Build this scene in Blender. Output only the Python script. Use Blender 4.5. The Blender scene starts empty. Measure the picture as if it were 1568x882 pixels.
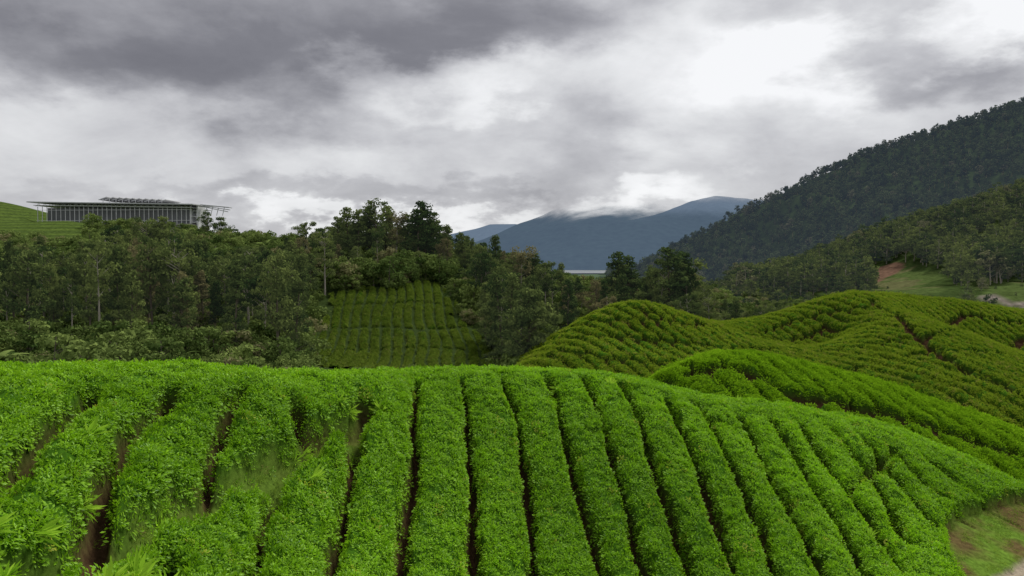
import bpy, math, random
import numpy as np
R = np.random.RandomState(7)
random.seed(7)
scene = bpy.context.scene

# ---------------------------------------------------------------- image pixel to world helper (metres)
F = 1176.0
def sv(u, v, d):            # image pixel column, row and estimated depth turned into a world point
    return ((u-784.0)/F*d, d, (410.0-v)/F*d)
def pix_pt_z(u, z, d):  # image pixel column and estimated depth, height given directly
    return ((u-784.0)/F*d, d, z)

# ---------------------------------------------------------------- noise
_T = np.random.RandomState(3).rand(256, 256)
def vnoise(x, y):
    xi = np.floor(x).astype(np.int64); yi = np.floor(y).astype(np.int64)
    fx = x-xi; fy = y-yi
    fx = fx*fx*(3-2*fx); fy = fy*fy*(3-2*fy)
    a = _T[xi & 255, yi & 255]; b = _T[(xi+1) & 255, yi & 255]
    c = _T[xi & 255, (yi+1) & 255]; d = _T[(xi+1) & 255, (yi+1) & 255]
    return (a*(1-fx)+b*fx)*(1-fy)+(c*(1-fx)+d*fx)*fy
def fbm(x, y, s, o=4):
    r = 0; a = 1.0; t = 0; x = np.asarray(x, float)/s; y = np.asarray(y, float)/s
    for i in range(o):
        r = r+a*vnoise(x+i*17.3, y+i*9.7); t += a; a *= .5; x = x*2.03; y = y*2.03
    return r/t-0.5

class TPS:
    def __init__(s, pts, lam=0.0):
        P = np.array(pts, float); s.c = P[:, :2]; n = len(P)
        K = s.k(s.c[:, None, :]-s.c[None, :, :])+lam*np.eye(n)
        Q = np.hstack([np.ones((n, 1)), s.c])
        A = np.zeros((n+3, n+3)); A[:n, :n] = K; A[:n, n:] = Q; A[n:, :n] = Q.T
        s.w = np.linalg.solve(A, np.concatenate([P[:, 2], np.zeros(3)]))
    def k(s, d):
        r2 = (d**2).sum(-1)+1e-9
        return r2*np.log(r2)
    def __call__(s, x, y):
        x = np.asarray(x, float); y = np.asarray(y, float)
        o = s.w[-3]+s.w[-2]*x+s.w[-1]*y
        for (cx, cy), w in zip(s.c, s.w):
            r2 = (x-cx)**2+(y-cy)**2+1e-9
            o = o+w*r2*np.log(r2)
        return o

def on_surface(H, u, v, d0, d1):
    d = np.linspace(d0, d1, 900)
    x = (u-784)/F*d; z = (410-v)/F*d
    h = H(x, d)
    k = np.where(z < h)[0]
    i = k[0] if len(k) else int(np.argmin(np.abs(z-h)))
    return (x[i], d[i])
def lines_on(H, ls, d0, d1):
    return [[on_surface(H, u, v, d0, d1) for u, v in l] for l in ls]
def dist_lines(x, y, lines):
    D = np.full(x.shape, 1e9)
    for l in lines:
        for (ax, ay), (bx, by) in zip(l[:-1], l[1:]):
            dx = bx-ax; dy = by-ay; L = dx*dx+dy*dy+1e-9
            t = np.clip(((x-ax)*dx+(y-ay)*dy)/L, 0, 1)
            D = np.minimum(D, np.hypot(x-ax-t*dx, y-ay-t*dy))
    return D
def pip(x, y, poly):
    ins = np.zeros(x.shape, bool); n = len(poly)
    for i in range(n):
        x1, y1 = poly[i]; x2, y2 = poly[(i+1) % n]
        c = ((y1 > y) != (y2 > y)) & (x < (x2-x1)*(y-y1)/((y2-y1) if abs(y2-y1) > 1e-9 else 1e-9)+x1)
        ins ^= c
    return ins
def sstep(a, b, x):
    t = np.clip((x-a)/(b-a), 0, 1); return t*t*(3-2*t)

# ---------------------------------------------------------------- node helpers
def newmat(name):
    m = bpy.data.materials.new(name); m.use_nodes = True
    nt = m.node_tree; nt.nodes.clear(); return m, nt
def N(nt, t, **kw):
    n = nt.nodes.new(t)
    for k, v in kw.items():
        if k.startswith('i_'):
            n.inputs[int(k[2:])].default_value = v
        else: setattr(n, k, v)
    return n
def lk(nt, a, b): nt.links.new(a, b)
def mth(nt, op, a, b=None, c=None):
    n = nt.nodes.new('ShaderNodeMath'); n.operation = op
    for i, s in enumerate((a, b, c)):
        if s is None: continue
        if isinstance(s, (int, float)): n.inputs[i].default_value = s
        else: nt.links.new(s, n.inputs[i])
    return n.outputs[0]
def mixc(nt, f, a, b, mode='MIX'):
    n = nt.nodes.new('ShaderNodeMix'); n.data_type = 'RGBA'; n.blend_type = mode
    for sock, s in ((n.inputs[0], f), (n.inputs[6], a), (n.inputs[7], b)):
        if isinstance(s, (int, float)): sock.default_value = s
        elif isinstance(s, tuple): sock.default_value = (s+(1,))[:4]
        else: nt.links.new(s, sock)
    return n.outputs[2]

def leaf_mat(name, ca, cb, cdry=None, dry=0.0, transl=0.3, gloss=0.0, haze_glow=None, rnd=0.5):
    m, nt = newmat(name)
    at = N(nt, 'ShaderNodeAttribute', attribute_name='tone')
    oi = N(nt, 'ShaderNodeObjectInfo')
    geo = N(nt, 'ShaderNodeNewGeometry')
    nz = N(nt, 'ShaderNodeTexNoise'); nz.inputs['Scale'].default_value = 0.12; nz.inputs['Detail'].default_value = 3
    lk(nt, geo.outputs['Position'], nz.inputs['Vector'])
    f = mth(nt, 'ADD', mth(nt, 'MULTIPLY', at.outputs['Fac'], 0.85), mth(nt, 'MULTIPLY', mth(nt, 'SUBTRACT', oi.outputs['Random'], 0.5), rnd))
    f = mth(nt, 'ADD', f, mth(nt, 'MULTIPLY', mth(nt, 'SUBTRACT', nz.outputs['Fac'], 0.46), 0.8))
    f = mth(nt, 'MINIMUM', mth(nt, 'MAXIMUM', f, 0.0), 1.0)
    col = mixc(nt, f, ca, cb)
    if cdry:
        r2 = mth(nt, 'FRACT', mth(nt, 'MULTIPLY', oi.outputs['Random'], 37.7))
        g = mth(nt, 'GREATER_THAN', r2, 1-dry)
        col = mixc(nt, mth(nt, 'MULTIPLY', g, 0.7), col, cdry)
    d = N(nt, 'ShaderNodeBsdfDiffuse'); lk(nt, col, d.inputs[0])
    t = N(nt, 'ShaderNodeBsdfTranslucent'); lk(nt, col, t.inputs[0])
    mx = N(nt, 'ShaderNodeMixShader', i_0=transl); lk(nt, d.outputs[0], mx.inputs[1]); lk(nt, t.outputs[0], mx.inputs[2])
    out = mx.outputs[0]
    if gloss > 0:
        g = N(nt, 'ShaderNodeBsdfGlossy'); g.inputs['Roughness'].default_value = 0.45; g.inputs[0].default_value = (.8, .9, .8, 1)
        m2 = N(nt, 'ShaderNodeMixShader', i_0=gloss); lk(nt, out, m2.inputs[1]); lk(nt, g.outputs[0], m2.inputs[2]); out = m2.outputs[0]
    if haze_glow:
        e = N(nt, 'ShaderNodeEmission'); e.inputs[0].default_value = haze_glow+(1,)  # distance haze painted into the leaves as a constant emission
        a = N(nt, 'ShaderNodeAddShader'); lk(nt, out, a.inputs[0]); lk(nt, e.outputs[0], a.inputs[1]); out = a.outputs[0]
    o = N(nt, 'ShaderNodeOutputMaterial'); lk(nt, out, o.inputs[0]); return m

def ground_mat(name, scale=1.0, bump=0.3, haze_glow=None):
    m, nt = newmat(name)
    at = N(nt, 'ShaderNodeAttribute', attribute_name='col')
    geo = N(nt, 'ShaderNodeNewGeometry')
    nz = N(nt, 'ShaderNodeTexNoise'); nz.inputs['Scale'].default_value = scale; nz.inputs['Detail'].default_value = 8; nz.inputs['Roughness'].default_value = .65
    lk(nt, geo.outputs['Position'], nz.inputs['Vector'])
    mr = N(nt, 'ShaderNodeMapRange'); mr.inputs[1].default_value = .3; mr.inputs[2].default_value = .7; mr.inputs[3].default_value = .55; mr.inputs[4].default_value = 1.45
    lk(nt, nz.outputs['Fac'], mr.inputs[0])
    vm = N(nt, 'ShaderNodeVectorMath', operation='SCALE'); lk(nt, at.outputs['Color'], vm.inputs[0]); lk(nt, mr.outputs[0], vm.inputs['Scale'])
    b = N(nt, 'ShaderNodeBump'); b.inputs['Strength'].default_value = bump; b.inputs['Distance'].default_value = 0.3/scale; lk(nt, nz.outputs['Fac'], b.inputs['Height'])
    d = N(nt, 'ShaderNodeBsdfDiffuse'); lk(nt, vm.outputs[0], d.inputs[0]); lk(nt, b.outputs[0], d.inputs['Normal'])
    out = d.outputs[0]
    if haze_glow:
        e = N(nt, 'ShaderNodeEmission'); e.inputs[0].default_value = haze_glow+(1,)  # aerial haze painted on the ground as a flat emitted tint
        a = N(nt, 'ShaderNodeAddShader'); lk(nt, out, a.inputs[0]); lk(nt, e.outputs[0], a.inputs[1]); out = a.outputs[0]
    o = N(nt, 'ShaderNodeOutputMaterial'); lk(nt, out, o.inputs[0]); return m

def plain_mat(name, col, rough=0.7, metal=0.0, nscale=3.0, var=0.15):
    m, nt = newmat(name)
    geo = N(nt, 'ShaderNodeNewGeometry')
    nz = N(nt, 'ShaderNodeTexNoise'); nz.inputs['Scale'].default_value = nscale; nz.inputs['Detail'].default_value = 5
    lk(nt, geo.outputs['Position'], nz.inputs['Vector'])
    c = mixc(nt, nz.outputs['Fac'], tuple(v*(1-var) for v in col), tuple(min(1, v*(1+var)) for v in col))
    p = N(nt, 'ShaderNodeBsdfPrincipled'); lk(nt, c, p.inputs['Base Color'])
    p.inputs['Roughness'].default_value = rough; p.inputs['Metallic'].default_value = metal
    o = N(nt, 'ShaderNodeOutputMaterial'); lk(nt, p.outputs[0], o.inputs[0]); return m

# ---------------------------------------------------------------- mesh helpers
def np_mesh(name, co, quads, col=None, smooth=True):
    me = bpy.data.meshes.new(name)
    me.vertices.add(len(co)); me.vertices.foreach_set('co', np.asarray(co, np.float32).ravel())
    nq = len(quads)
    me.loops.add(nq*4); me.loops.foreach_set('vertex_index', np.asarray(quads, np.int32).ravel())
    me.polygons.add(nq); me.polygons.foreach_set('loop_start', np.arange(0, nq*4, 4, dtype=np.int32))
    me.polygons.foreach_set('loop_total', np.full(nq, 4, np.int32))
    if smooth: me.polygons.foreach_set('use_smooth', np.ones(nq, bool))
    if col is not None:
        a = me.attributes.new('col', 'FLOAT_COLOR', 'POINT')
        c = np.ones((len(co), 4), np.float32); c[:, :3] = col; a.data.foreach_set('color', c.ravel())
    me.update(calc_edges=True); me.validate(); return me
def link(name, me, mats=()):
    ob = bpy.data.objects.new(name, me); scene.collection.objects.link(ob)
    for m in mats: me.materials.append(m)
    return ob
def grid(x0, x1, y0, y1, res):
    nx = int((x1-x0)/res)+1; ny = int((y1-y0)/res)+1
    X, Y = np.meshgrid(np.linspace(x0, x1, nx), np.linspace(y0, y1, ny))
    idx = np.arange(nx*ny).reshape(ny, nx)
    q = np.stack([idx[:-1, :-1], idx[:-1, 1:], idx[1:, 1:], idx[1:, :-1]], -1).reshape(-1, 4)
    return X, Y, q
def terrain(name, X, Y, Z, q, col, mat, mask=None):
    co = np.stack([X, Y, Z], -1).reshape(-1, 3); col = col.reshape(-1, 3)
    if mask is not None:
        mk = mask.ravel(); q = q[mk[q].all(1)]
        used = np.zeros(len(co), bool); used[q.ravel()] = True
        re = np.cumsum(used)-1; co = co[used]; col = col[used]; q = re[q]
    return link(name, np_mesh(name, co, q, col), [mat])

# ---------------------------------------------------------------- instancing group
def inst_group(name, coll):
    g = bpy.data.node_groups.new(name, 'GeometryNodeTree')
    g.interface.new_socket('Geometry', in_out='INPUT', socket_type='NodeSocketGeometry')
    g.interface.new_socket('Geometry', in_out='OUTPUT', socket_type='NodeSocketGeometry')
    gi = g.nodes.new('NodeGroupInput'); go = g.nodes.new('NodeGroupOutput')
    ip = g.nodes.new('GeometryNodeInstanceOnPoints')
    ci = g.nodes.new('GeometryNodeCollectionInfo'); ci.inputs['Collection'].default_value = coll
    ci.inputs['Separate Children'].default_value = True; ci.inputs['Reset Children'].default_value = True
    def na(nm, t):
        n = g.nodes.new('GeometryNodeInputNamedAttribute'); n.data_type = t; n.inputs['Name'].default_value = nm
        return n.outputs['Attribute']
    g.links.new(gi.outputs[0], ip.inputs['Points']); g.links.new(ci.outputs[0], ip.inputs['Instance'])
    ip.inputs['Pick Instance'].default_value = True
    g.links.new(na('idx', 'INT'), ip.inputs['Instance Index'])
    g.links.new(na('rot', 'FLOAT_VECTOR'), ip.inputs['Rotation'])
    g.links.new(na('scl', 'FLOAT_VECTOR'), ip.inputs['Scale'])
    g.links.new(ip.outputs[0], go.inputs[0]); return g
def scatter(name, pts, rot, scl, idx, coll):
    n = len(pts)
    me = bpy.data.meshes.new(name); me.vertices.add(n)
    me.vertices.foreach_set('co', np.asarray(pts, np.float32).ravel())
    me.attributes.new('rot', 'FLOAT_VECTOR', 'POINT').data.foreach_set('vector', np.asarray(rot, np.float32).ravel())
    s = np.asarray(scl, np.float32)
    if s.ndim == 1: s = np.repeat(s[:, None], 3, 1)
    me.attributes.new('scl', 'FLOAT_VECTOR', 'POINT').data.foreach_set('vector', s.ravel())
    me.attributes.new('idx', 'INT', 'POINT').data.foreach_set('value', np.asarray(idx, np.int32))
    ob = bpy.data.objects.new(name, me); scene.collection.objects.link(ob)
    md = ob.modifiers.new('scatter', 'NODES'); md.node_group = inst_group(name+'_nodes', coll)
    print(name, n); return ob

# ---------------------------------------------------------------- prototypes
def proto_mesh(name, V, Fc, mi, tone, mats):
    me = bpy.data.meshes.new(name); me.from_pydata(V, [], Fc)
    for m in mats: me.materials.append(m)
    me.polygons.foreach_set('material_index', np.array(mi, np.int32))
    a = me.attributes.new('tone', 'FLOAT', 'FACE'); a.data.foreach_set('value', np.array(tone, np.float32))
    me.update(); return me
def tube(V, Fc, mi, tone, p0, p1, r0, r1, n=5):
    p0 = np.array(p0); p1 = np.array(p1); d = p1-p0; d = d/(np.linalg.norm(d)+1e-9)
    a = np.cross(d, [0.3, 1, 0.1]); a /= np.linalg.norm(a); b = np.cross(d, a); k = len(V)
    for p, r in ((p0, r0), (p1, r1)):
        for i in range(n):
            t = 2*math.pi*i/n; V.append(tuple(p+r*(math.cos(t)*a+math.sin(t)*b)))
    for i in range(n):
        Fc.append((k+i, k+(i+1) % n, k+n+(i+1) % n, k+n+i)); mi.append(0); tone.append(.5)
def leafq(V, Fc, mi, tone, c, s, tn, rs, asp=0.6, out=None, m=1):
    n = rs.normal(size=3)
    if out is not None: n = n*0.7+np.array(out)
    n /= np.linalg.norm(n)+1e-9
    a = np.cross(n, rs.normal(size=3)); a /= np.linalg.norm(a)+1e-9; b = np.cross(n, a)
    k = len(V); c = np.array(c)
    V.append(tuple(c-a*s)); V.append(tuple(c+b*s*asp)); V.append(tuple(c+a*s)); V.append(tuple(c-b*s*asp))
    Fc.append((k, k+1, k+2, k+3)); mi.append(m); tone.append(tn)

def tree_proto(name, H, cr, base, shape, nclump, nleaf, ls, seed, mats, trunk=True, rclump=0.9):
    rs = np.random.RandomState(seed); V = []; Fc = []; mi = []; tone = []
    bend = rs.normal(size=2)*0.03*H
    def axis(t): return np.array([bend[0]*t*t, bend[1]*math.sin(t*2.5), H*t])
    r0 = H*0.014+0.05
    if trunk:
        for i in range(6):
            t0 = i/6*0.95; t1 = (i+1)/6*0.95
            tube(V, Fc, mi, tone, axis(t0), axis(t1), r0*(1-t0*.85), r0*(1-t1*.85), 6)
    for c in range(nclump):
        t = rs.rand(); ang = rs.rand()*2*math.pi
        if shape == 'cone': rad = cr*(1-t)**0.8*(0.35+0.65*rs.rand()); h = base+(1-base)*t*.98
        elif shape == 'col': rad = cr*(0.3+0.7*rs.rand())*math.sin(math.pi*min(1, 0.25+t*0.7)); h = base+(1-base)*t*.97
        elif shape == 'umb': rad = cr*rs.rand()**0.5; h = base+(1-base)*(0.45+0.5*t)*(1-0.35*(rad/cr)**2)
        elif shape == 'sparse': rad = cr*rs.rand()**0.6; h = base+(1-base)*t
        else: rad = cr*math.sqrt(rs.rand())*math.sqrt(max(0.05, 1-(2*t-1)**2*.9)); h = base+(1-base)*t*.96
        rad *= 0.75+0.5*(math.sin(3*ang+seed)*.5+.5)
        ce = axis(h)+np.array([math.cos(ang)*rad, math.sin(ang)*rad, 0])
        if trunk and c % 2 == 0:
            hb = max(base*0.85, h-rad/H*0.7)
            tube(V, Fc, mi, tone, axis(min(hb, .93)), ce, r0*0.28, r0*0.08, 4)
        rc = rclump*(0.6+0.7*rs.rand()); ct = rs.rand()
        for l in range(nleaf):
            d = rs.normal(size=3); d /= np.linalg.norm(d); rr = rc*rs.rand()**0.4
            p = ce+d*rr*np.array([1.15, 1.15, .65])
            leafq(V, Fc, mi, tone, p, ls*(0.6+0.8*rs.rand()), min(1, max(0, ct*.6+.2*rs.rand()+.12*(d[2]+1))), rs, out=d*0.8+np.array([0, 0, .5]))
    return proto_mesh(name, V, Fc, mi, tone, mats)

bark = plain_mat('bark', (0.14, 0.12, 0.09), .95, nscale=2, var=.4)
bark_pale = plain_mat('bark_pale', (0.32, 0.29, 0.24), .95, nscale=2, var=.3)
leafF = leaf_mat('forest_leaves', (0.034, 0.066, 0.016), (0.18, 0.225, 0.060), (0.25, 0.21, 0.10), .06, .25, haze_glow=(.004, .005, .005), rnd=1.0)
leafS = leaf_mat('shrub_leaves', (0.060, 0.105, 0.026), (0.22, 0.29, 0.080), (0.27, 0.24, 0.13), .10, .25, rnd=.8)
leafM = leaf_mat('mountain_forest_leaves', (0.020, 0.036, 0.016), (0.085, 0.110, 0.042), (0.15, 0.14, 0.08), .05, .15, haze_glow=(0.020, 0.026, 0.037), rnd=1.0)
leafG = leaf_mat('slope_forest_leaves', (0.036, 0.062, 0.016), (0.16, 0.195, 0.045), (0.21, 0.20, 0.10), .05, .2, haze_glow=(0.008, 0.010, 0.013), rnd=1.0)
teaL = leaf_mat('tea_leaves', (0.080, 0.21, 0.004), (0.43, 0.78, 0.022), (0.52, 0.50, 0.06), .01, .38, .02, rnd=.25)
teaB = leaf_mat('tea_leaves_ridge', (0.095, 0.23, 0.006), (0.38, 0.63, 0.025), None, 0, .35, rnd=.3)
teaMid = leaf_mat('tea_leaves_terrace', (0.120, 0.205, 0.014), (0.38, 0.49, 0.040), (0.38, 0.32, 0.09), .06, .3, rnd=.4)
teaDk = leaf_mat('tea_leaves_slope', (0.080, 0.145, 0.020), (0.24, 0.32, 0.040), (0.26, 0.25, 0.08), .05, .3, rnd=.45)
grassM = leaf_mat('grass_blades', (0.12, 0.23, 0.020), (0.32, 0.45, 0.06), (0.38, 0.31, 0.13), .18, .35, rnd=.5)
fernM = leaf_mat('fern_fronds', (0.22, 0.46, 0.02), (0.48, 0.70, 0.07), None, 0, .4, rnd=.3)

def coll(name): return bpy.data.collections.new(name)
def addp(c, name, me):
    ob = bpy.data.objects.new(name, me); c.objects.link(ob); return ob

cTree = coll('tree_kinds')
TH = []
specs = [('t0', 15, 3.4, .36, 'round', 50, 54, .23), ('t1', 17, 4.0, .48, 'umb', 38, 58, .24), ('t2', 16, 2.0, .20, 'col', 54, 50, .22),
         ('t3', 15, 2.9, .18, 'cone', 56, 48, .22), ('t4', 10, 3.4, .15, 'round', 44, 54, .23), ('t5', 14, 2.4, .45, 'sparse', 22, 40, .22),
         ('t6', 16, 2.8, .34, 'sparse', 40, 46, .23), ('t7', 15, 2.6, .28, 'col', 44, 56, .24)]
tree_meshes = []
for i, (n, H, cr, b, sh, nc, nl, ls) in enumerate(specs):
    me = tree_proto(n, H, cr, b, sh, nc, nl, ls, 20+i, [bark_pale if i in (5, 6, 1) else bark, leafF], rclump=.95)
    addp(cTree, n, me); TH.append(H); tree_meshes.append(me)
cG = coll('slope_tree_kinds')
for i in range(4):
    sh = ['round', 'umb', 'col', 'round'][i]
    addp(cG, 'g%d' % i, tree_proto('g%d' % i, 12, 3.3 if i != 2 else 2.4, .2, sh, 26, 24, .42, 50+i, [bark_pale, leafG], rclump=1.2))
cM = coll('mountain_tree_kinds')
for i in range(4):
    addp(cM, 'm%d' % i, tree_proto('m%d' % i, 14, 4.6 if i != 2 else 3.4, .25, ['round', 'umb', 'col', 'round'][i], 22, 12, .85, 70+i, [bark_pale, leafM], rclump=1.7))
cS = coll('shrub_kinds')
for i in range(3):
    addp(cS, 's%d' % i, tree_proto('s%d' % i, 3.0, 1.7, .05, 'round', 26, 46, .13, 90+i, [bark, leafS], rclump=.55))
# broad-frond plants (wild banana / tree fern)
def frond_plant(name, seed, mat):
    rs = np.random.RandomState(seed); V = []; Fc = []; mi = []; tone = []
    tube(V, Fc, mi, tone, (0, 0, 0), (0.1, 0, 1.6), .12, .08, 6)
    for i in range(13):
        a = 2*math.pi*i/13+rs.rand()*.4; L = 1.7+rs.rand()*.9; up = .35+rs.rand()*.9; w = .22
        prev = None
        for s in range(7):
            t = s/6; r = L*t*math.cos(up*(1-t*.6)); z = 1.6+L*(math.sin(up)*t-0.75*t*t*.8)
            ww = w*math.sin(math.pi*min(1, .12+t*.88))+.01
            c = np.array([math.cos(a)*r+.1*1, math.sin(a)*r, z]); sd = np.array([-math.sin(a), math.cos(a), 0])
            k = len(V); V.append(tuple(c-sd*ww)); V.append(tuple(c+np.array([0, 0, .05]))); V.append(tuple(c+sd*ww))
            if prev is not None:
                Fc.append((prev, prev+1, k+1, k)); Fc.append((prev+1, prev+2, k+2, k+1)); tn = .3+.6*rs.rand()
                mi += [1, 1]; tone += [tn, tn]
            prev = k
    return proto_mesh(name, V, Fc, mi, tone, [bark, mat])
addp(cS, 's3', frond_plant('s3', 5, leafS))

def tuft(name, seed, mat, n=16, rad=.13, L=.085, asp=.38, emin=.1, emax=1.3, zj=.07):
    rs = np.random.RandomState(seed); V = []; Fc = []; mi = []; tone = []
    for i in range(n):
        a = rs.rand()*2*math.pi; r = rad*math.sqrt(rs.rand()); b = np.array([math.cos(a)*r, math.sin(a)*r, (rs.rand()-.35)*zj])
        a2 = a+rs.normal()*.9; e = emin+(emax-emin)*rs.rand(); l = L*(.7+.6*rs.rand())
        d = np.array([math.cos(a2)*math.cos(e), math.sin(a2)*math.cos(e), math.sin(e)])
        s = np.cross(d, [0, 0, 1.0]); s /= np.linalg.norm(s)+1e-9
        m_ = b+d*l*.5; k = len(V)
        dr = np.array([0, 0, -l*.12])
        V += [tuple(b), tuple(m_+s*l*asp*.5), tuple(b+d*l+dr), tuple(m_-s*l*asp*.5)]
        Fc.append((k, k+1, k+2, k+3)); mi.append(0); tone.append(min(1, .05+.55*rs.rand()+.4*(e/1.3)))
    return proto_mesh(name, V, Fc, mi, tone, [mat])
cT = coll('tea_shoot_kinds'); cTb = coll('tea_clump_ridge_kinds'); cTm = coll('tea_clump_kinds'); cTd = coll('tea_clump_slope_kinds'); cGr = coll('grass_kinds'); cFe = coll('fern_kinds')
for i in range(8):
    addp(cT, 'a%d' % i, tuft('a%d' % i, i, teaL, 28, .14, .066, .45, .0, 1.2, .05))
    addp(cTb, 'b%d' % i, tuft('b%d' % i, 80+i, teaB, 20, .15, .075, .55, .1, 1.1, .05))
    addp(cTm, 'c%d' % i, tuft('c%d' % i, 20+i, teaMid, 20, .15, .085, .55, .1, 1.1, .05))
    addp(cTd, 'd%d' % i, tuft('d%d' % i, 40+i, teaDk, 20, .15, .085, .55, .1, 1.1, .05))
for i in range(4):
    addp(cGr, 'e%d' % i, tuft('e%d' % i, 60+i, grassM, 22, .12, .15, .08, .5, 1.4, .02))
    addp(cFe, 'f%d' % i, tuft('f%d' % i, 70+i, fernM, 14, .05, .27, .15, .5, 1.3, .02))

def heights_scatter(name, X, Y, Z, keep, n, size, coll_, nk, seed, tilt=.25):
    """random plants standing on a height field, denser on steep faces"""
    rs = np.random.RandomState(seed); ny, nx = X.shape
    gy, gx = np.gradient(Z, Y[1, 0]-Y[0, 0], X[0, 1]-X[0, 0])
    i = rs.randint(1, ny-1, n); j = rs.randint(1, nx-1, n)
    w = keep[i, j]*np.minimum(np.sqrt(1+gx[i, j]**2+gy[i, j]**2), 3)/3
    k = rs.rand(n) < w; i = i[k]; j = j[k]; m = len(i)
    dx = X[0, 1]-X[0, 0]
    ox = (rs.rand(m)-.5)*dx; oy = (rs.rand(m)-.5)*dx
    p = np.stack([X[i, j]+ox, Y[i, j]+oy, Z[i, j]+ox*gx[i, j]+oy*gy[i, j]+.01], -1)
    nn = np.stack([-gx[i, j]*.7+rs.normal(size=m)*tilt, -gy[i, j]*.7+rs.normal(size=m)*tilt, np.ones(m)], -1)
    nn /= np.linalg.norm(nn, axis=1)[:, None]
    rot = np.stack([-np.arcsin(nn[:, 1]), np.arctan2(nn[:, 0], nn[:, 2]), np.zeros(m)], -1)
    return scatter(name, p, rot, size*(.65+.8*rs.rand(m)), rs.randint(0, nk, m), coll_)

SOIL = np.array([.075, .044, .024]); LEAFD = np.array([.040, .105, .008]); GRS = np.array([.11, .19, .025]); PALE = np.array([.32, .27, .20])
def lerp(a, b, t): return a*(1-t[..., None])+b*t[..., None]

# ================================================================ near tea hill
A = TPS([sv(*p) for p in [(-150, 562, 16), (0, 566, 16), (180, 577, 16.5), (350, 583, 18), (560, 580, 22.5), (700, 574, 25.5), (850, 571, 28), (950, 579, 29),
    (1060, 604, 30), (1200, 626, 30.5), (1300, 646, 30.5), (1400, 673, 30.5), (1500, 716, 30), (1568, 746, 29.5), (1700, 804, 29),
    (0, 882, 8), (350, 882, 12), (600, 882, 16), (784, 882, 18.5), (1200, 882, 20), (1568, 882, 22), (150, 700, 12), (450, 700, 17), (784, 700, 22.6), (1200, 700, 26), (1500, 780, 26.5)]]
    + [pix_pt_z(*p) for p in [(0, -4.5, 24), (350, -6, 27), (700, -8, 37), (1060, -10, 41), (1400, -12, 41), (1568, -14, 39)]]
    + [(0, 0, -1.7), (-5, 0, -1.7), (5, 0, -1.8), (-4, 5, -3.3), (0, 5, -4.0), (5, 5, -4.6), (0, 11, -6.3), (8, 11, -6.8), (-12, 0, -1.7), (14, 0, -2.5), (16, 10, -8)], 2)
gapsL = lines_on(A, [
    [(138, 583), (130, 592), (62, 640), (0, 712), (-40, 760)], [(262, 588), (250, 600), (205, 640), (152, 705), (115, 800)],
    [(376, 592), (366, 604), (335, 645), (318, 690), (312, 725)], [(558, 600), (530, 626), (480, 644), (452, 636), (452, 612)]], 4, 60)
gapsA = lines_on(A, [
    [(428, 718), (402, 780), (384, 860), (378, 900)], [(262, 838), (232, 890)],
    [(548, 640), (532, 720), (516, 800), (498, 900)], [(638, 577), (632, 650), (632, 730), (618, 800), (610, 900)],
    [(708, 576), (716, 650), (724, 740), (729, 900)], [(772, 576), (792, 640), (806, 720), (822, 900)],
    [(840, 576), (866, 660), (886, 740), (912, 840), (926, 900)], [(896, 578), (930, 660), (956, 760), (998, 900)],
    [(950, 584), (985, 650), (1020, 760), (1066, 900)], [(1022, 610), (1065, 700), (1092, 770), (1140, 900)],
    [(1085, 634), (1130, 720), (1165, 800), (1205, 900)], [(1135, 634), (1190, 740), (1240, 820), (1275, 900)],
    [(1180, 637), (1240, 730), (1290, 800), (1342, 900)], [(1225, 644), (1275, 720), (1330, 790), (1390, 880)],
    [(1275, 654), (1330, 720), (1365, 775), (1390, 830)], [(1325, 668), (1380, 740), (1432, 800)],
    [(1368, 684), (1425, 745), (1500, 790)], [(1420, 698), (1475, 740), (1560, 780)],
    [(1058, 608), (1085, 634), (1112, 642)], [(1300, 760), (1350, 700), (1370, 690)], [(905, 655), (935, 652)]], 4, 60)
pathA = lines_on(A, [[(560, 610), (500, 652), (430, 692), (335, 726), (250, 762), (170, 802), (95, 838), (0, 860)]], 4, 60)
grassA = [on_surface(A, u, v, 4, 60) for u, v in [(1600, 757), (1490, 764), (1448, 790), (1452, 840), (1475, 880), (1500, 960)]]
grassA += [(22, 10), (60, 5), (60, 30), (24, 30.5)]
trackA = lines_on(A, [[(1515, 905), (1555, 872), (1600, 845)]], 4, 60)
trackA2 = lines_on(A, [[(1495, 692), (1535, 716), (1600, 749)]], 4, 60)

X, Y, q = grid(-20, 30, -3, 43, .07)
wx = X+fbm(X, Y, .9, 3)*.28; wy = Y+fbm(X+50, Y, .9, 3)*.28
dgl = dist_lines(wx, wy, gapsL)
dg = np.minimum(dist_lines(wx, wy, gapsA), dgl); dp = dist_lines(wx, wy, pathA)
wid = .21+fbm(X, Y, 1.5, 2)*.26
f = 1-sstep(.15, 1, dg/np.maximum(wid*1.25, .08))
f = np.maximum(f, 1-sstep(.05, .23, dgl+fbm(X, Y, .9, 2)*.20))
fp = 1-sstep(.20, .44, dp+fbm(X, Y, 1.1, 2)*.25)
near = 1-sstep(5.0, 7.0, Y+X*.1)
gr = pip(wx, wy, grassA).astype(float)
nogr = np.maximum(gr, near)
z0 = A(X, Y)
bumps = fbm(X, Y, .9, 3)*.32+fbm(X, Y, 4, 2)*.25+fbm(X+7, Y, .25, 2)*.10
dep = np.maximum(np.maximum(.80*f, .62*fp), .55*nogr)
dep = dep+.18*np.exp(-(dg/.36)**2)*(1-nogr)
dep = dep+.12*np.exp(-(dp/.75)**2)
Z = z0-dep+bumps*(1-.6*np.maximum(f, nogr))
soilf = np.clip(np.maximum(f*1.1, fp*.5)+fbm(X, Y, .5, 3)*.8*fp, 0, 1)
col = lerp(np.broadcast_to(LEAFD, X.shape+(3,)), SOIL, soilf)
col = lerp(col, GRS, np.clip(fp*.55+fbm(X, Y, .8, 3)*1.2*fp, 0, 1))
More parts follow.
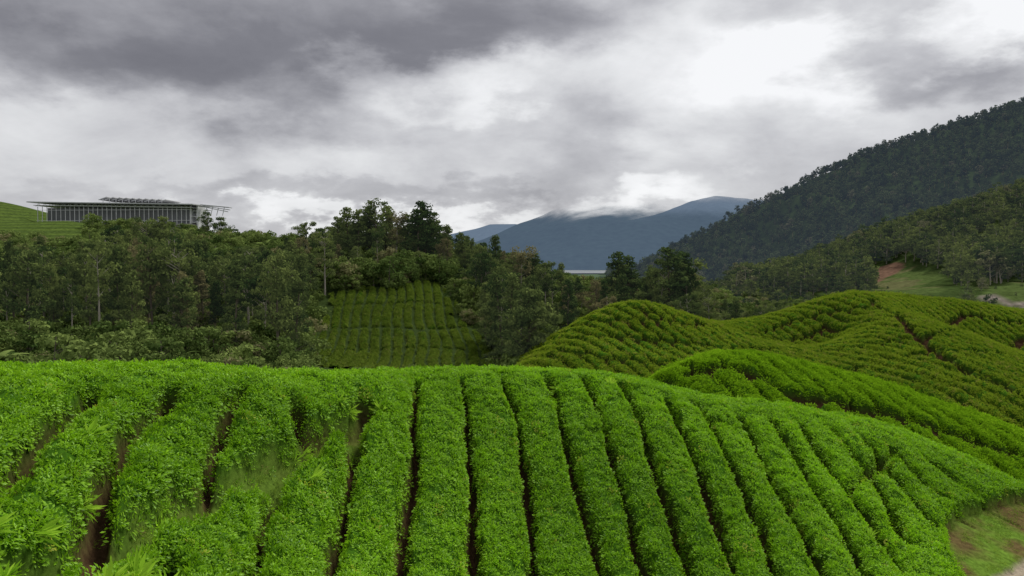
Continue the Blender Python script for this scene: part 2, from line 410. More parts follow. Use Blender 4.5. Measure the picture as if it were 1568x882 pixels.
col = lerp(col, GRS, nogr)
dt = dist_lines(wx, wy, trackA); tr = 1-sstep(.30, .5, dt); tr2 = 1-sstep(.15, .4, dist_lines(wx, wy, trackA2)); tr = np.maximum(tr, tr2)
Z = Z*(1-tr)+(z0-.62)*tr
col = lerp(col, PALE, tr)
col = lerp(col, SOIL*1.5, np.clip(nogr*(fbm(X, Y, 1.2, 4)*3+.45), 0, .85)*(1-tr))
gm = ground_mat('near_hill_ground', 6, .5)
terrain('tea_hill', X, Y, Z, q, col, gm)
U = 784+F*X/np.maximum(Y, .1)
vis = (Y > 3)&(U > -260)&(U < 1830)
thin = np.clip(.92+fbm(X+9, Y, 1.3, 3)*1.2, .35, 1)
keepT = (1-np.clip(f*1.1, 0, 1))*(1-fp)*(1-nogr)*(1-tr)*vis*thin
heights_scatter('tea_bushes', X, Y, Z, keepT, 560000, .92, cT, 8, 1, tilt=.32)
keepG = np.clip(nogr*(.45+fbm(X, Y, 1, 3)*2.0)+fp*np.clip(.35+fbm(X, Y, .8, 3)*2, 0, 1)+f*.04, 0, 1)*(1-tr)*vis
heights_scatter('grass', X, Y, Z, keepG, 140000, .7, cGr, 4, 2)
keepF = (1-f)*vis*(.0014+.035*(U < 480)*(Y < 10.8)*(Y > 6)*(U > -50)+fp*.02)*(1-tr)
heights_scatter('wild_ferns', X, Y, Z, keepF, 300000, .95, cFe, 4, 3)

# ================================================================ tea hills seen beyond
def tea_hill(name, H, box, res, ucoord, cross, mask, n, size, cc, spacing=1.6, gapw=.26, depth=.55, soil=SOIL, leaf=LEAFD, seed=5, thinf=None, rnd_=.14):
    X, Y, q = grid(*box, res)
    z0 = H(X, Y); u = ucoord(X, Y)/spacing+fbm(X, Y, 18, 2)*1.5+fbm(X, Y, 2.5, 2)*.12
    fr = np.abs(u-np.round(u))*spacing
    gw = gapw*(1+fbm(X, Y, 3, 2)*.7)
    f = 1-sstep(.6, 1, fr/gw)
    brk = (vnoise(np.floor(u+.5)*3.7, Y/3.5) > .14)
    f = f*np.where(brk, 1, .3)
    fc = np.zeros_like(X)
    if cross: fc = 1-sstep(.34, .6, dist_lines(X+fbm(X, Y, 3, 2)*1.2, Y+fbm(X+40, Y, 3, 2)*1.2, cross))
    Z = z0-depth*np.maximum(f, fc*.9)-rnd_*np.exp(-(fr/.45)**2)+fbm(X, Y, 1.6, 3)*.38+fbm(X, Y, 14, 2)*.9
    M = mask(X, Y) if mask else np.ones_like(X, bool)
    g = np.clip(np.maximum(f, fc), 0, 1)
    col = lerp(np.broadcast_to(leaf, X.shape+(3,)), soil, g)
    terrain(name, X, Y, Z, q, col, gm, M)
    th = np.ones_like(X) if thinf is None else thinf(X, Y)
    keep = (1-g)**2.5*M*th*((784+F*X/Y) < 1800)
    heights_scatter(name.replace('hill', 'rows'), X, Y, Z, keep, n, size, cc, 8, seed)
    return Z

# shoulder ridge
B = TPS([sv(*p) for p in [(1005, 580, 42), (1040, 558, 44), (1090, 547, 46), (1150, 556, 46), (1250, 571, 46), (1350, 592, 45), (1450, 626, 44), (1568, 666, 42), (1700, 720, 40),
    (1100, 602, 38), (1300, 652, 37), (1500, 724, 35), (1650, 800, 33)]]+[pix_pt_z(*p) for p in [(1000, -11, 54), (1100, -12, 60), (1250, -13, 60), (1568, -15, 58), (940, -11, 40), (1100, -11, 32), (1700, -16, 50)]], 5)
crossB = lines_on(B, [[(1060, 570), (1200, 597), (1350, 632), (1500, 677), (1620, 722)]], 30, 60)
def maskB(x, y): return B(x, y) > -15.5
tea_hill('tea_ridge_hill', B, (4, 50, 31, 58), .12, lambda x, y: x+.35*y, crossB, maskB, 260000, .95, cTb, 1.4, .26, .6, soil=SOIL*.45, seed=11)

# mid tea hill
Cc = [sv(*p) for p in [(800, 554, 78), (860, 515, 82), (900, 487, 86), (950, 465, 88), (990, 463, 89), (1050, 480, 93), (1130, 496, 97), (1200, 491, 99), (1250, 468, 101), (1310, 448, 102), (1400, 458, 106), (1480, 463, 110), (1568, 474, 112), (1700, 487, 114),
    (870, 553, 70), (930, 520, 76), (1000, 530, 76), (1000, 578, 66), (1200, 578, 66), (1180, 534, 80), (1340, 484, 90), (1385, 516, 80), (1430, 552, 72), (1470, 518, 96), (1568, 610, 62), (1568, 535, 98), (1700, 640, 62), (1270, 525, 92), (1300, 580, 70)]]
Cc += [pix_pt_z(*p) for p in [(780, -12, 95), (950, -10, 112), (1130, -11, 118), (1310, -9, 125), (1568, -10, 135), (720, -13, 78), (1000, -14.5, 56), (1300, -15.5, 56), (1600, -17, 52)]]
C = TPS(Cc, 5)
crossC = lines_on(C, [[(850, 520), (900, 516), (1000, 525), (1100, 532), (1200, 530), (1320, 530), (1420, 520), (1568, 516), (1650, 520)],
                      [(1130, 503), (1210, 491), (1270, 478), (1340, 473)], [(1330, 458), (1380, 490), (1420, 530), (1480, 570), (1560, 600)],
                      [(960, 468), (1010, 481), (1080, 494)], [(1400, 545), (1480, 540), (1568, 548)], [(1380, 482), (1480, 480), (1568, 492)],
                      [(880, 500), (960, 490), (1060, 498), (1150, 510), (1260, 500), (1330, 495)], [(840, 545), (920, 548), (1050, 556), (1180, 556), (1320, 560)]], 55, 130)
def maskC(x, y): return (C(x, y) > -15)&(x > -1)
def thinC(x, y):
    U = 784+F*x/y; V_ = 410-F*C(x, y)/y
    return np.clip(1-.6*np.exp(-((U-1060)/140)**2-((V_-535)/24)**2)+fbm(x, y, 5, 3)*.9, .3, 1)
tea_hill('tea_terrace_hill', C, (-2, 98, 54, 128), .16, lambda x, y: x+.38*y, crossC, maskC, 560000, 1.05, cTm, 1.6, .42, .8, soil=SOIL*.5, seed=12, thinf=thinC)

# ================================================================ forest valley / hill terrain
E = TPS([sv(*p) for p in [(-200, 545, 70), (0, 545, 75), (250, 548, 76), (500, 562, 85), (600, 572, 92), (650, 568, 95), (740, 566, 96), (860, 545, 120), (620, 500, 114), (520, 445, 130), (610, 428, 138), (680, 436, 142), (720, 500, 120), (480, 520, 108),
    (0, 400, 170), (-300, 390, 170), (200, 392, 180), (400, 388, 180), (640, 415, 165), (560, 410, 165), (800, 447, 175), (1000, 460, 190), (1150, 470, 200), (1400, 480, 210),
    (-300, 335, 250), (0, 325, 240), (35, 330, 236), (60, 352, 232), (112, 338, 226), (165, 352, 232), (50, 352, 250), (180, 351, 250), (300, 353, 250), (400, 376, 250), (640, 420, 260), (1000, 440, 280), (0, 308, 275)]]
    + [pix_pt_z(*p) for p in [(-300, -8, 45), (0, -8.5, 45), (300, -9, 45), (700, -12, 45), (1100, -16, 45), (1568, -20, 45), (1900, -20, 60), (1300, -18, 80), (1568, -20, 90), (1100, -16, 100), (1300, -14, 140), (1600, -16, 150), (0, 12, 320), (600, -6, 330), (1200, -8, 330)]], 50)
def Eh(x, y): return E(x, y)+fbm(x, y, 25, 4)*2.0*(1-sstep(200, 225, y)*.8)
X, Y, q = grid(-210, 150, 34, 330, 1.0)
Z = Eh(X, Y)
FLOOR = np.array([.035, .055, .016]); TEAD = np.array([.10, .15, .03])
U = 784+F*X/Y
col = np.broadcast_to(FLOOR, X.shape+(3,)).copy()
clear = ((Y > 195)&(U < 75))|((Y > 150)&(Y < 240)&(U > 335)&(U < 400))|((Y > 190)&(U > 70)&(U < 330))
clear = clear.astype(float)
col = lerp(col, TEAD*.9, clear)
rowsl = clear*(1-sstep(.2, .5, np.abs(((Z+fbm(X, Y, 20, 2)*2)/1.1) % 1-.5)))
col = lerp(col, FLOOR*1.2, rowsl*.7)
terrain('forest_hill_ground', X, Y, Z, q, col, ground_mat('forest_floor', 1.2, .6))

# tea patch among the forest
polyD = [on_surface(Eh, u, v, 60, 200) for u, v in [(500, 580), (458, 530), (490, 475), (545, 442), (590, 446), (640, 432), (676, 445), (708, 480), (750, 520), (735, 578)]]
crossD = lines_on(Eh, [[(450, 512), (560, 502), (640, 508), (745, 506)], [(500, 475), (580, 468), (700, 474)], [(470, 540), (600, 538), (740, 540)]], 60, 200)
def maskD(x, y): return pip(x+fbm(x, y, 6, 3)*8, y+fbm(x+30, y, 6, 3)*12, polyD)
def thinD(x, y): return np.clip(1+fbm(x, y, 4, 3)*1.6, .2, 1)
tea_hill('tea_slope_hill', lambda x, y: Eh(x, y)+.4, (-48, 0, 84, 160), .18, lambda x, y: x+.14*y, crossD, maskD, 420000, 1.3, cTd, 1.6, .38, .7, soil=SOIL*.5, leaf=LEAFD*.7, seed=13, thinf=thinD)

# ---- trees
lim_x = [-900, 0, 50, 75, 120, 150, 180, 250, 300, 340, 400, 450, 500, 560, 600, 660, 700, 760, 820, 865, 925, 1000, 1060, 1100, 1300, 1900]
lim_y = [360, 366, 362, 378, 378, 362, 350, 342, 352, 380, 372, 362, 345, 334, 338, 336, 352, 378, 390, 420, 424, 410, 412, 454, 462, 470]
def forest_pts(x0, x1, y0, y1, sp, seed):
    rs = np.random.RandomState(seed)
    gx, gy = np.meshgrid(np.arange(x0, x1, sp), np.arange(y0, y1, sp))
    x = (gx+(rs.rand(*gx.shape)-.5)*sp*1.1).ravel(); y = (gy+(rs.rand(*gx.shape)-.5)*sp*1.1).ravel()
    return x, y, rs
x, y, rs = forest_pts(-175, 125, 76, 235, 4.2, 4)
U = 784+F*x/y; z = Eh(x, y)
ok = (U > -280)&(U < 1500)
ok &= ~((U > 815)&(y < 122))
ok &= ~((U > 460)&(U < 770)&(y < 100))
ok &= ~(maskD(x, y)|pip(x+1.5, y-3, polyD)|pip(x-1.5, y-5, polyD))
ok &= ~((U > 510)&(U < 718)&(y > 96)&(y < 130))
ok &= ~((U < 75)&(y > 185)) & ~((U > 335)&(U < 400)&(y > 165)&(y < 240)) & ~((U < 330)&(y > 196))
x = x[ok]; y = y[ok]; z = z[ok]; U = U[ok]; n = len(x)
idx = rs.choice(8, n, p=[.14, .12, .20, .12, .08, .10, .12, .12])
Hn = np.array(TH)[idx]; want = Hn*(.55+.62*rs.rand(n))
want = np.where((U > 500)&(U < 720)&(y < 150), want*.55, want)
limz = (410-np.interp(U, lim_x, lim_y)-0-58*rs.rand(n)**1.4)/F*y
want = np.minimum(want, limz-z)
k = want > 3.2
x, y, z, idx, Hn, want = x[k], y[k], z[k], idx[k], Hn[k], want[k]; n = len(x)
s = want/Hn; sxy = np.maximum(s, .48)*(.66+.35*rs.rand(n))
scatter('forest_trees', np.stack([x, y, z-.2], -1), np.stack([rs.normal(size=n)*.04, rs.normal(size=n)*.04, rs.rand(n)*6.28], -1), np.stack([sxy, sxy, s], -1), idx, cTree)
# undergrowth
x, y, rs = forest_pts(-150, 110, 52, 215, 2.5, 9)
U = 784+F*x/y; z = Eh(x, y)
ok = (U > -250)&(U < 1300)&~((U > 800)&(y < 118))&~maskD(x, y)&~((U < 140)&(y > 188))
ok &= ~((U > 470)&(U < 760)&(y < 80)&(rs.rand(len(x)) < .3))
x, y, z, U = x[ok], y[ok], z[ok], U[ok]; n = len(x)
s = (.45+.95*rs.rand(n)**1.5)*np.where(y < 80, 1.0, 1.25)
inD = (U > 470)&(U < 770)&(y < 128); s = np.where(inD, s*.5, s)
scatter('forest_undergrowth', np.stack([x, y, z-.2], -1), np.stack([rs.normal(size=n)*.05]*2+[rs.rand(n)*6.28], -1), s, rs.choice(4, n, p=[.31, .31, .27, .11]), cS)

# ---- individually visible trees
def place_tree(u, top, d, kind, wide=1.0):
    xx = (u-784)/F*d; zg = float(Eh(np.array([xx]), np.array([d]))[0])
    h = (410-top)/F*d-zg; s = h/TH[kind]/0.99
    ob = bpy.data.objects.new('tree', tree_meshes[kind]); scene.collection.objects.link(ob)
    ob.location = (xx, d, zg-.2); ob.scale = (s*wide, s*wide, s); ob.rotation_euler = (0, 0, random.random()*6.28)
for t in [(470, 334, 150, 1, .9), (490, 346, 148, 7, .9), (534, 314, 152, 7, 1.1), (548, 322, 150, 2, 1.3), (577, 304, 152, 0, 1.1), (604, 324, 152, 6, 1.0), (624, 326, 154, 2, 1.3), (651, 304, 152, 7, 1.3), (640, 318, 150, 2, 1.3), (686, 344, 152, 3, 1.1), (565, 314, 154, 2, 1.4), (590, 312, 156, 7, 1.2), (518, 328, 156, 7, 1.0), (664, 322, 156, 7, 1.0),
          (705, 354, 150, 2, 1.1), (735, 372, 140, 0, .8), (760, 360, 142, 3, 1.0), (800, 378, 136, 6, 1.0), (820, 386, 138, 2, 1.1), (835, 394, 134, 1, .8), (858, 402, 146, 3, .9), (942, 381, 138, 7, 1.1), (966, 390, 142, 2, 1.3), (1024, 373, 132, 7, 1.25), (1044, 384, 136, 2, 1.2), (1060, 396, 138, 5, 1.1), (1002, 405, 138, 0, .8),
          (22, 372, 120, 1, .8), (60, 358, 140, 7, .9), (130, 364, 120, 7, .9), (180, 338, 140, 1, .8), (205, 342, 136, 2, 1.1), (225, 334, 130, 6, .9), (252, 330, 132, 2, 1.2), (300, 362, 120, 7, .8), (350, 386, 120, 3, .9), (8, 430, 84, 5, .8), (92, 420, 92, 6, .8), (415, 382, 125, 7, .9), (440, 362, 145, 3, .9),
          (318, 322, 200, 0, .9), (338, 332, 200, 4, .9), (362, 350, 200, 4, .8), (745, 430, 112, 2, 1.0), (760, 445, 106, 4, .9)]:
    place_tree(*t)

# ================================================================ right-hand forested slopes
G = TPS([sv(*p) for p in [(1000, 462, 300), (1100, 448, 320), (1250, 410, 340), (1330, 382, 340), (1430, 354, 340), (1568, 306, 340), (1750, 250, 345), (1900, 240, 350),
    (1100, 474, 200), (1300, 462, 180), (1568, 478, 160), (1800, 480, 160), (1300, 440, 240), (1450, 415, 245), (1568, 395, 240), (1380, 445, 205), (1800, 380, 240)]]
    + [pix_pt_z(*p) for p in [(1000, -20, 420), (1300, 0, 430), (1568, 10, 430), (1850, 20, 430), (1200, -18, 140), (1568, -20, 130), (1800, -20, 130)]], 200)
def Gh(x, y): return G(x, y)+fbm(x, y, 60, 4)*8
X, Y, q = grid(35, 420, 130, 440, 2)
Z = Gh(X, Y)
nx_ = fbm(X, Y, 14, 3)*14
soilP = [on_surface(Gh, u, v, 150, 400) for u, v in [(1305, 440), (1325, 410), (1372, 404), (1378, 412), (1345, 432), (1318, 442)]]
clearP = [on_surface(Gh, u, v, 150, 400) for u, v in [(1320, 450), (1345, 434), (1385, 408), (1425, 412), (1440, 440), (1430, 456)]]
clearP2 = [on_surface(Gh, u, v, 150, 400) for u, v in [(1510, 452), (1540, 432), (1600, 425), (1620, 475), (1510, 478)]]
isS = pip(X+nx_, Y+nx_, soilP); isC = pip(X+nx_, Y-nx_, clearP)|pip(X+nx_, Y, clearP2)
col = np.broadcast_to(FLOOR*1.2, X.shape+(3,)).copy(); col[isC] = (.065, .095, .028)
col[isC&(fbm(X, Y, 9, 3) > .05)] = (.10, .105, .045); col[isS] = (.14, .085, .058)
roadG = lines_on(Gh, [[(1515, 456), (1540, 462), (1568, 468), (1620, 476)]], 140, 400)
col[dist_lines(X, Y, roadG) < 1.6] = (.19, .165, .14)
terrain('forest_slope_ground', X, Y, Z, q, col, ground_mat('slope_floor', .6, .6))
x, y, rs = forest_pts(40, 330, 140, 400, 5.0, 14)
U = 784+F*x/y; z = Gh(x, y)
nc = rs.rand(len(x)) < .6
ok = (U > 980)&(U < 1800)&~(pip(x, y, soilP)|((pip(x, y, clearP)|pip(x, y, clearP2))&nc)|pip(x, y+9, clearP)|pip(x, y+10, soilP)|pip(x, y+9, clearP2))&(dist_lines(x, y, roadG) > 5)
x, y, z, U = x[ok], y[ok], z[ok], U[ok]; n = len(x)
s = .42+.5*rs.rand(n); s = np.where(y < 185, s*.5, s); s = np.where(pip(x, y, clearP)|pip(x, y, clearP2), s*.28, s)
s *= np.clip(1-.45*(U < 1120), .4, 1)
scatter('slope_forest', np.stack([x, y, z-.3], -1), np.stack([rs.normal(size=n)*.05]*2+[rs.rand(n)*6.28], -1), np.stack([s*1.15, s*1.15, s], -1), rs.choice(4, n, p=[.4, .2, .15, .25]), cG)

Mt = TPS([sv(*p) for p in [(940, 420, 850), (1000, 410, 820), (1050, 385, 790), (1100, 353, 760), (1170, 308, 730), (1250, 271, 710), (1330, 241, 700), (1430, 209, 690), (1500, 185, 690), (1568, 168, 690), (1700, 133, 690), (1900, 90, 700),
    (1000, 446, 500), (1100, 440, 450), (1250, 400, 450), (1400, 372, 450), (1568, 330, 450), (1800, 300, 450), (1150, 390, 600), (1300, 325, 580), (1430, 290, 570), (1568, 250, 570)]]
    + [pix_pt_z(*p) for p in [(1000, -10, 1000), (1300, 40, 1000), (1568, 60, 1000), (900, -20, 600), (1000, -20, 380), (1400, 0, 380), (1900, 10, 380)]], 2000)
def Mh(x, y): 
    r = 1-np.abs(fbm(x*1.0+y*.35, y*.45-x*.1, 130, 4))*4
    return Mt(x, y)+(r-.6)*17
X, Y, q = grid(50, 900, 380, 1020, 8)
terrain('forested_mountain', X, Y, Mh(X, Y), q, np.broadcast_to(FLOOR*.8, X.shape+(3,)).copy(), ground_mat('mountain_floor', .2, .5, haze_glow=(.020, .026, .037)))
x, y, rs = forest_pts(60, 640, 395, 800, 6.2, 24)
U = 784+F*x/y; z = Mh(x, y)
ok = (U > 930)&(U < 1780)
x, y, z = x[ok], y[ok], z[ok]; n = len(x)
s = .34+.36*rs.rand(n)+.22*(rs.rand(n) > .94)
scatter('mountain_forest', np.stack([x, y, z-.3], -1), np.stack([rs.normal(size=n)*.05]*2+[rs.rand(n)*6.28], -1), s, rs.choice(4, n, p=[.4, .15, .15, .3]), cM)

# ================================================================ distant mountains
def far_mat(name, haze_glow, zf0, zf1, base):
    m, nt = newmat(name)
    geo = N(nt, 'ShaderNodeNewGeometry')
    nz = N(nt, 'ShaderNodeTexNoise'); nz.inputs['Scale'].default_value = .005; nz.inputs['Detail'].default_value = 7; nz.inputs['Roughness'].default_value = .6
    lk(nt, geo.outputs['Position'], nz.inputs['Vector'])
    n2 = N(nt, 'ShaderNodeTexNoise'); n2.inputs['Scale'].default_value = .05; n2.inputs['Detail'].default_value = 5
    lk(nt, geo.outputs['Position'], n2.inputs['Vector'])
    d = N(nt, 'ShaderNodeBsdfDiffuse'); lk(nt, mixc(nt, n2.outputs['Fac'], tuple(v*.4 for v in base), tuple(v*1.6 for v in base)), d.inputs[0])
    e = N(nt, 'ShaderNodeEmission'); e.inputs[0].default_value = haze_glow+(1,)  # mountain haze is an even glow painted into the material, no real atmosphere
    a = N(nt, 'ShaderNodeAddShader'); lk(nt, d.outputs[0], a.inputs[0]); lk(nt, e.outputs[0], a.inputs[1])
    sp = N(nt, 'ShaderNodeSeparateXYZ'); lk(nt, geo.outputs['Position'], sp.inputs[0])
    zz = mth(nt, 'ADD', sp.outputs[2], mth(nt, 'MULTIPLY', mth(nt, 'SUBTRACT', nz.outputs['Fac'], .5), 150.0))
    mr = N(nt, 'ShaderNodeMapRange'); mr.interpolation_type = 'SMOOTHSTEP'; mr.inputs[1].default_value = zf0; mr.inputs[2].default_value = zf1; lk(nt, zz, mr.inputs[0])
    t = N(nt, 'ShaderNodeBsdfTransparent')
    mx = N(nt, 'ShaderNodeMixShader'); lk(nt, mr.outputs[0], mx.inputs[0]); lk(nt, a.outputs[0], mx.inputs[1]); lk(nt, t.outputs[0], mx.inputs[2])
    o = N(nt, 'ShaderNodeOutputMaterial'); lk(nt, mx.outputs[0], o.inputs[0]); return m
def ridge(name, d, prof, depth, mat, seed, amp=40):
    us = [p[0] for p in prof]; vs = [(410-p[1])/F*d for p in prof]
    x0 = (us[0]-784)/F*d; x1 = (us[-1]-784)/F*d
    X, Y, q = grid(x0, x1, d-depth, d+depth, depth/45)
    U = 784+F*X/d
    t = np.clip(1-np.abs(Y-d)/depth, 0, 1)
    top = np.interp(U, us, vs)
    Z = -15+(top+15)*(t**.8)+fbm(X+seed*99, Y, depth*.35, 5)*amp*2*(1-t)*t*2+fbm(X, Y, 90, 3)*12*t
    terrain(name, X, Y, Z, q, np.zeros(X.shape+(3,)), mat)
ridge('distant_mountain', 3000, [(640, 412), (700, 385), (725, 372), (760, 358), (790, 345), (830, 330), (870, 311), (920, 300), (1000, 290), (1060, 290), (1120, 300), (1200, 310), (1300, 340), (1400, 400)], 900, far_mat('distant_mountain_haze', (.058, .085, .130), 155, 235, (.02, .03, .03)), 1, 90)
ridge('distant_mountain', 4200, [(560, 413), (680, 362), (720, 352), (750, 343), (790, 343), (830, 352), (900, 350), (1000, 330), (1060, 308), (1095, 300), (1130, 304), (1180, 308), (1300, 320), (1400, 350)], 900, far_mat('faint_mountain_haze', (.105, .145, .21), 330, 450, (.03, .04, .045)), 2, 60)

# ground to the horizon + lake
X, Y, q = grid(-6000, 6000, -600, 9000, 100)
Zg = np.where(Y > 500, -6.5-14*np.clip((900-Y)/400, 0, 1), -24.0)
terrain('ground', X, Y, Zg, q, np.broadcast_to(FLOOR*1.5, X.shape+(3,)).copy(), ground_mat('valley_floor', .02, .2, haze_glow=(.03, .04, .055)))
m, nt = newmat('lake_water'); p = N(nt, 'ShaderNodeBsdfPrincipled'); p.inputs['Base Color'].default_value = (.14, .16, .17, 1); p.inputs['Roughness'].default_value = .3
nz = N(nt, 'ShaderNodeTexNoise'); nz.inputs['Scale'].default_value = .3; b = N(nt, 'ShaderNodeBump'); b.inputs['Strength'].default_value = .2; lk(nt, nz.outputs[0], b.inputs['Height']); lk(nt, b.outputs[0], p.inputs['Normal'])
o = N(nt, 'ShaderNodeOutputMaterial'); lk(nt, p.outputs[0], o.inputs[0])
V = []; 
for i in range(48):
    t = 2*math.pi*i/48; r = 1+.18*math.sin(3*t+1)+.1*math.sin(5*t)
    V.append((150+170*r*math.cos(t), 1500+560*r*math.sin(t), -6.2))
me = bpy.data.meshes.new('lake'); me.from_pydata(V, [], [tuple(range(48))]); link('lake', me, [m])

# ================================================================ buildings
white = plain_mat('white_steel', (.66, .67, .68), .5, nscale=.5, var=.08)
roofm = plain_mat('pale_roof', (.48, .49, .50), .55, nscale=.6, var=.12)
glass = plain_mat('dark_glazing', (.12, .13, .135), .2, nscale=.4, var=.3)
conc = plain_mat('concrete', (.30, .29, .27), .9, nscale=1, var=.2)
def boxes(name, L, mat, parent=None):
    V = []; Fc = []
    for (cx, cy, cz, sx, sy, sz, rx, ry) in L:
        k = len(V)
        for a in (-.5, .5):
            for b_ in (-.5, .5):
                for c in (-.5, .5):
                    px, py, pz = a*sx, b_*sy, c*sz
                    py, pz = py*math.cos(rx)-pz*math.sin(rx), py*math.sin(rx)+pz*math.cos(rx)
                    px, pz = px*math.cos(ry)+pz*math.sin(ry), -px*math.sin(ry)+pz*math.cos(ry)
                    V.append((cx+px, cy+py, cz+pz))
        for fq in ((0, 1, 3, 2), (4, 6, 7, 5), (0, 4, 5, 1), (2, 3, 7, 6), (0, 2, 6, 4), (1, 5, 7, 3)): Fc.append(tuple(k+i for i in fq))
    me = bpy.data.meshes.new(name); me.from_pydata(V, [], Fc); me.materials.append(mat)
    ob = bpy.data.objects.new(name, me); scene.collection.objects.link(ob)
    if parent: ob.parent = parent
    return ob
def empty(name, loc, rz=0):
    e = bpy.data.objects.new(name, None); scene.collection.objects.link(e); e.location = loc; e.rotation_euler = (0, 0, rz); return e
bl = empty('tea_centre_building', sv(175, 349, 240), math.radians(-3))
L = 50.0
boxes('floor_deck', [(0, 6, 1.0, L, 12, .5, 0, 0), (0, 6, -1.6, L-2, 11, 4.6, 0, 0)], conc, bl)
boxes('glazing', [(0, 3.5, 3.9, L-3, .2, 5.2, 0, 0), (0, 11, 3.9, L-3, .2, 5.2, 0, 0)], glass, bl)
cols = []
for i in range(34):
    xx = -L/2+.4+i*(L-.8)/33; cols.append((xx, .3, 3.9, .14, .14, 5.6, 0, 0)); cols.append((xx, 11.8, 3.9, .14, .14, 5.6, 0, 0))
boxes('columns', cols, white, bl)
boxes('rails', [(0, .25, z_, L, .10, .10, 0, 0) for z_ in (2.3, 5.6)], white, bl)
tr_ = []
for i in range(50):
    xx = -L/2+.5+i*(L-1)/49; tr_.append((xx, -.1, 7.15, 1.3, .08, .08, 0, .7 if i % 2 else -.7))
boxes('roof_truss', tr_, white, bl)
boxes('roof', [(-.5, 6, 7.75, L+3, 15, .3, .02, .018), (0, 6, 6.65, L+1, 13, .15, 0, .018)], roofm, bl)
boxes('roof_louvres', [(-4+2.1*i, 6, 9.3-.10*i, 2.9, 10, .18, 0, -.30) for i in range(10)], roofm, bl)
boxes('louvre_frame', [(-4+2.1*i, 1.2, 8.5, .15, .15, 1.2, 0, 0) for i in range(10)]+[(-4+2.1*i, 10.8, 8.5, .15, .15, 1.2, 0, 0) for i in range(10)], white, bl)
boxes('stair_tower', [(25.6, 5, 3.4, .5, 5, 7.2, 0, 0), (23.4, 5, 3.4, .5, 5, 7.2, 0, 0)]+[(24.5, 5, z_, 1.8, 4.6, .2, 0, 0) for z_ in (1.8, 3.6, 5.4)], white, bl)
boxes('canopy_wing', [(31, 4, 6.9-.5*i, 9-1.2*i, 3, .2, 0, .10+.05*i) for i in range(3)]+[(27.6+1.9*i, 4, 5.2, .14, .14, 2.6, 0, .25) for i in range(4)], roofm, bl)

# ================================================================ sky
w = bpy.data.worlds.new('World'); scene.world = w; w.use_nodes = True; nt = w.node_tree; nt.nodes.clear()
SUN_EL = math.radians(55); SUN_AZ = math.radians(38)
tc = N(nt, 'ShaderNodeTexCoord'); sp = N(nt, 'ShaderNodeSeparateXYZ'); lk(nt, tc.outputs['Generated'], sp.inputs[0])
dx, dy, dz = sp.outputs
az = mth(nt, 'ARCTAN2', dx, dy); el = mth(nt, 'ARCSINE', dz)
cmb = N(nt, 'ShaderNodeCombineXYZ'); lk(nt, az, cmb.inputs[0]); lk(nt, el, cmb.inputs[1])
den = mth(nt, 'ADD', mth(nt, 'MAXIMUM', dz, 0.0), .42)
pl = N(nt, 'ShaderNodeCombineXYZ'); lk(nt, mth(nt, 'DIVIDE', dx, den), pl.inputs[0]); lk(nt, mth(nt, 'DIVIDE', dy, den), pl.inputs[1]); lk(nt, mth(nt, 'MULTIPLY', dz, 1.8), pl.inputs[2])
def nzn(vec, sc, det, rough, off, dist=0.0):
    mp = N(nt, 'ShaderNodeVectorMath', operation='ADD'); lk(nt, vec, mp.inputs[0]); mp.inputs[1].default_value = off
    n = N(nt, 'ShaderNodeTexNoise'); n.inputs['Scale'].default_value = sc; n.inputs['Detail'].default_value = det; n.inputs['Roughness'].default_value = rough
    n.inputs['Distortion'].default_value = dist; lk(nt, mp.outputs[0], n.inputs['Vector']); return n
wn = nzn(pl.outputs[0], 3.0, 9, .58, (3.1, 1.7, 0))
wv = N(nt, 'ShaderNodeVectorMath', operation='SUBTRACT'); lk(nt, wn.outputs['Color'], wv.inputs[0]); wv.inputs[1].default_value = (.5, .5, .5)
ws = N(nt, 'ShaderNodeVectorMath', operation='MULTIPLY'); lk(nt, wv.outputs[0], ws.inputs[0]); ws.inputs[1].default_value = (.46, .22, 0)
wp = N(nt, 'ShaderNodeVectorMath', operation='ADD'); lk(nt, cmb.outputs[0], wp.inputs[0]); lk(nt, ws.outputs[0], wp.inputs[1])
acc = None
def blob(u, v, ru, rv, wgt, soft=.6):
    global acc
    a = math.atan((u-784)/F); e = math.atan((410-v)/F*math.cos(a))
    s1 = N(nt, 'ShaderNodeVectorMath', operation='SUBTRACT'); lk(nt, wp.outputs[0], s1.inputs[0]); s1.inputs[1].default_value = (a, e, 0)
    s2 = N(nt, 'ShaderNodeVectorMath', operation='MULTIPLY'); lk(nt, s1.outputs[0], s2.inputs[0]); s2.inputs[1].default_value = (F/ru, F/rv, 0)
    s3 = N(nt, 'ShaderNodeVectorMath', operation='LENGTH'); lk(nt, s2.outputs[0], s3.inputs[0])
    mr = N(nt, 'ShaderNodeMapRange'); mr.interpolation_type = 'SMOOTHSTEP'
    mr.inputs[1].default_value = 1+soft*.6; mr.inputs[2].default_value = 1-soft; mr.inputs[3].default_value = 0; mr.inputs[4].default_value = wgt
    lk(nt, s3.outputs['Value'], mr.inputs[0])
    acc = mr.outputs[0] if acc is None else mth(nt, 'ADD', acc, mr.outputs[0])
for b_ in [(250, 10, 700, 105, -.25, .5), (380, 115, 300, 85, -.17, .6), (100, 110, 220, 50, -.08, .6), (760, 30, 230, 60, -.12, .5),
           (690, 130, 170, 52, .18, .4), (1120, 110, 330, 110, .20, .8), (1190, 120, 130, 55, .14, .6), (1530, 10, 150, 60, .34, .5),
           (1400, 95, 150, 60, -.26, .5), (1290, 15, 130, 40, -.14, .6), (900, 245, 130, 60, -.12, .8), (560, 302, 420, 18, -.12, .8), (860, 300, 130, 16, -.05, .8), (1150, 235, 280, 55, .03, .8),
           (560, 338, 420, 16, .18, .6), (1010, 306, 130, 22, .26, .7), (330, 225, 460, 50, .06, .8)]:
    blob(*b_)
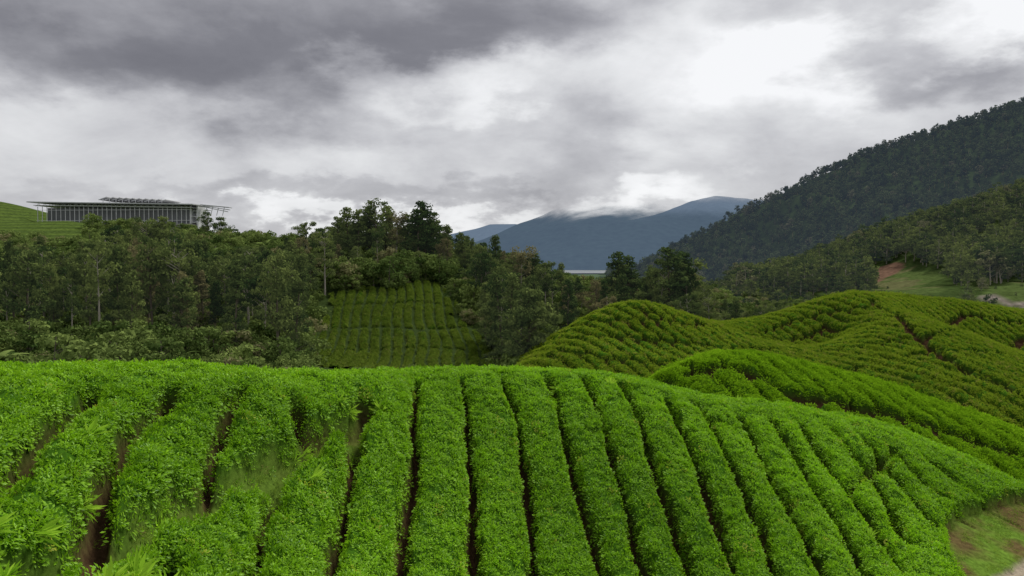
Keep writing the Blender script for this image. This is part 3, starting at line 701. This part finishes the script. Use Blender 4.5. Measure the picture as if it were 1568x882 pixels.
d1 = nzn(pl.outputs[0], 3.2, 10, .62, (8, 2, 0), .2); d2 = nzn(pl.outputs[0], 1.2, 5, .5, (1, 9, 0))
val = mth(nt, 'ADD', acc, .70)
val = mth(nt, 'ADD', val, mth(nt, 'MULTIPLY', mth(nt, 'SUBTRACT', d1.outputs['Fac'], .5), .44))
val = mth(nt, 'ADD', val, mth(nt, 'MULTIPLY', mth(nt, 'SUBTRACT', d2.outputs['Fac'], .5), .16))
cr = N(nt, 'ShaderNodeValToRGB'); lk(nt, val, cr.inputs[0]); els = cr.color_ramp.elements
els[0].position = .12; els[0].color = (.140, .137, .156, 1); els[1].position = 1.0; els[1].color = (.96, .965, .98, 1)
for p_, c_ in ((.32, (.215, .212, .235)), (.5, (.365, .363, .390)), (.68, (.56, .56, .585)), (.84, (.77, .775, .79))):
    e_ = els.new(p_); e_.color = c_+(1,)
bg2 = N(nt, 'ShaderNodeBackground', i_1=1.0); lk(nt, cr.outputs[0], bg2.inputs[0])
sk = N(nt, 'ShaderNodeTexSky', sky_type='NISHITA', sun_disc=False, sun_elevation=SUN_EL, sun_rotation=SUN_AZ)
bg1 = N(nt, 'ShaderNodeBackground', i_1=.08); lk(nt, sk.outputs[0], bg1.inputs[0])
mx = N(nt, 'ShaderNodeMixShader', i_0=.94); lk(nt, bg1.outputs[0], mx.inputs[1]); lk(nt, bg2.outputs[0], mx.inputs[2])
o = N(nt, 'ShaderNodeOutputWorld'); lk(nt, mx.outputs[0], o.inputs[0])

ld = bpy.data.lights.new('sun', 'SUN'); ld.energy = 2.9; ld.angle = math.radians(18); ld.color = (1, .96, .88)
lo = bpy.data.objects.new('sun', ld); scene.collection.objects.link(lo)
from mathutils import Vector
sd = Vector((math.sin(SUN_AZ)*math.cos(SUN_EL), math.cos(SUN_AZ)*math.cos(SUN_EL), math.sin(SUN_EL)))
lo.rotation_euler = sd.to_track_quat('Z', 'Y').to_euler(); lo.location = (20, 20, 60)

cd = bpy.data.cameras.new('camera'); cam = bpy.data.objects.new('camera', cd); scene.collection.objects.link(cam)
cd.sensor_width = 36; cd.lens = 27; cd.clip_start = .1; cd.clip_end = 20000
cam.location = (0, 0, 0); cam.rotation_euler = (math.radians(90)-math.atan(31/F), 0, 0)
scene.camera = cam
scene.view_settings.view_transform = 'Standard'; scene.view_settings.look = 'None'; scene.view_settings.exposure = 0
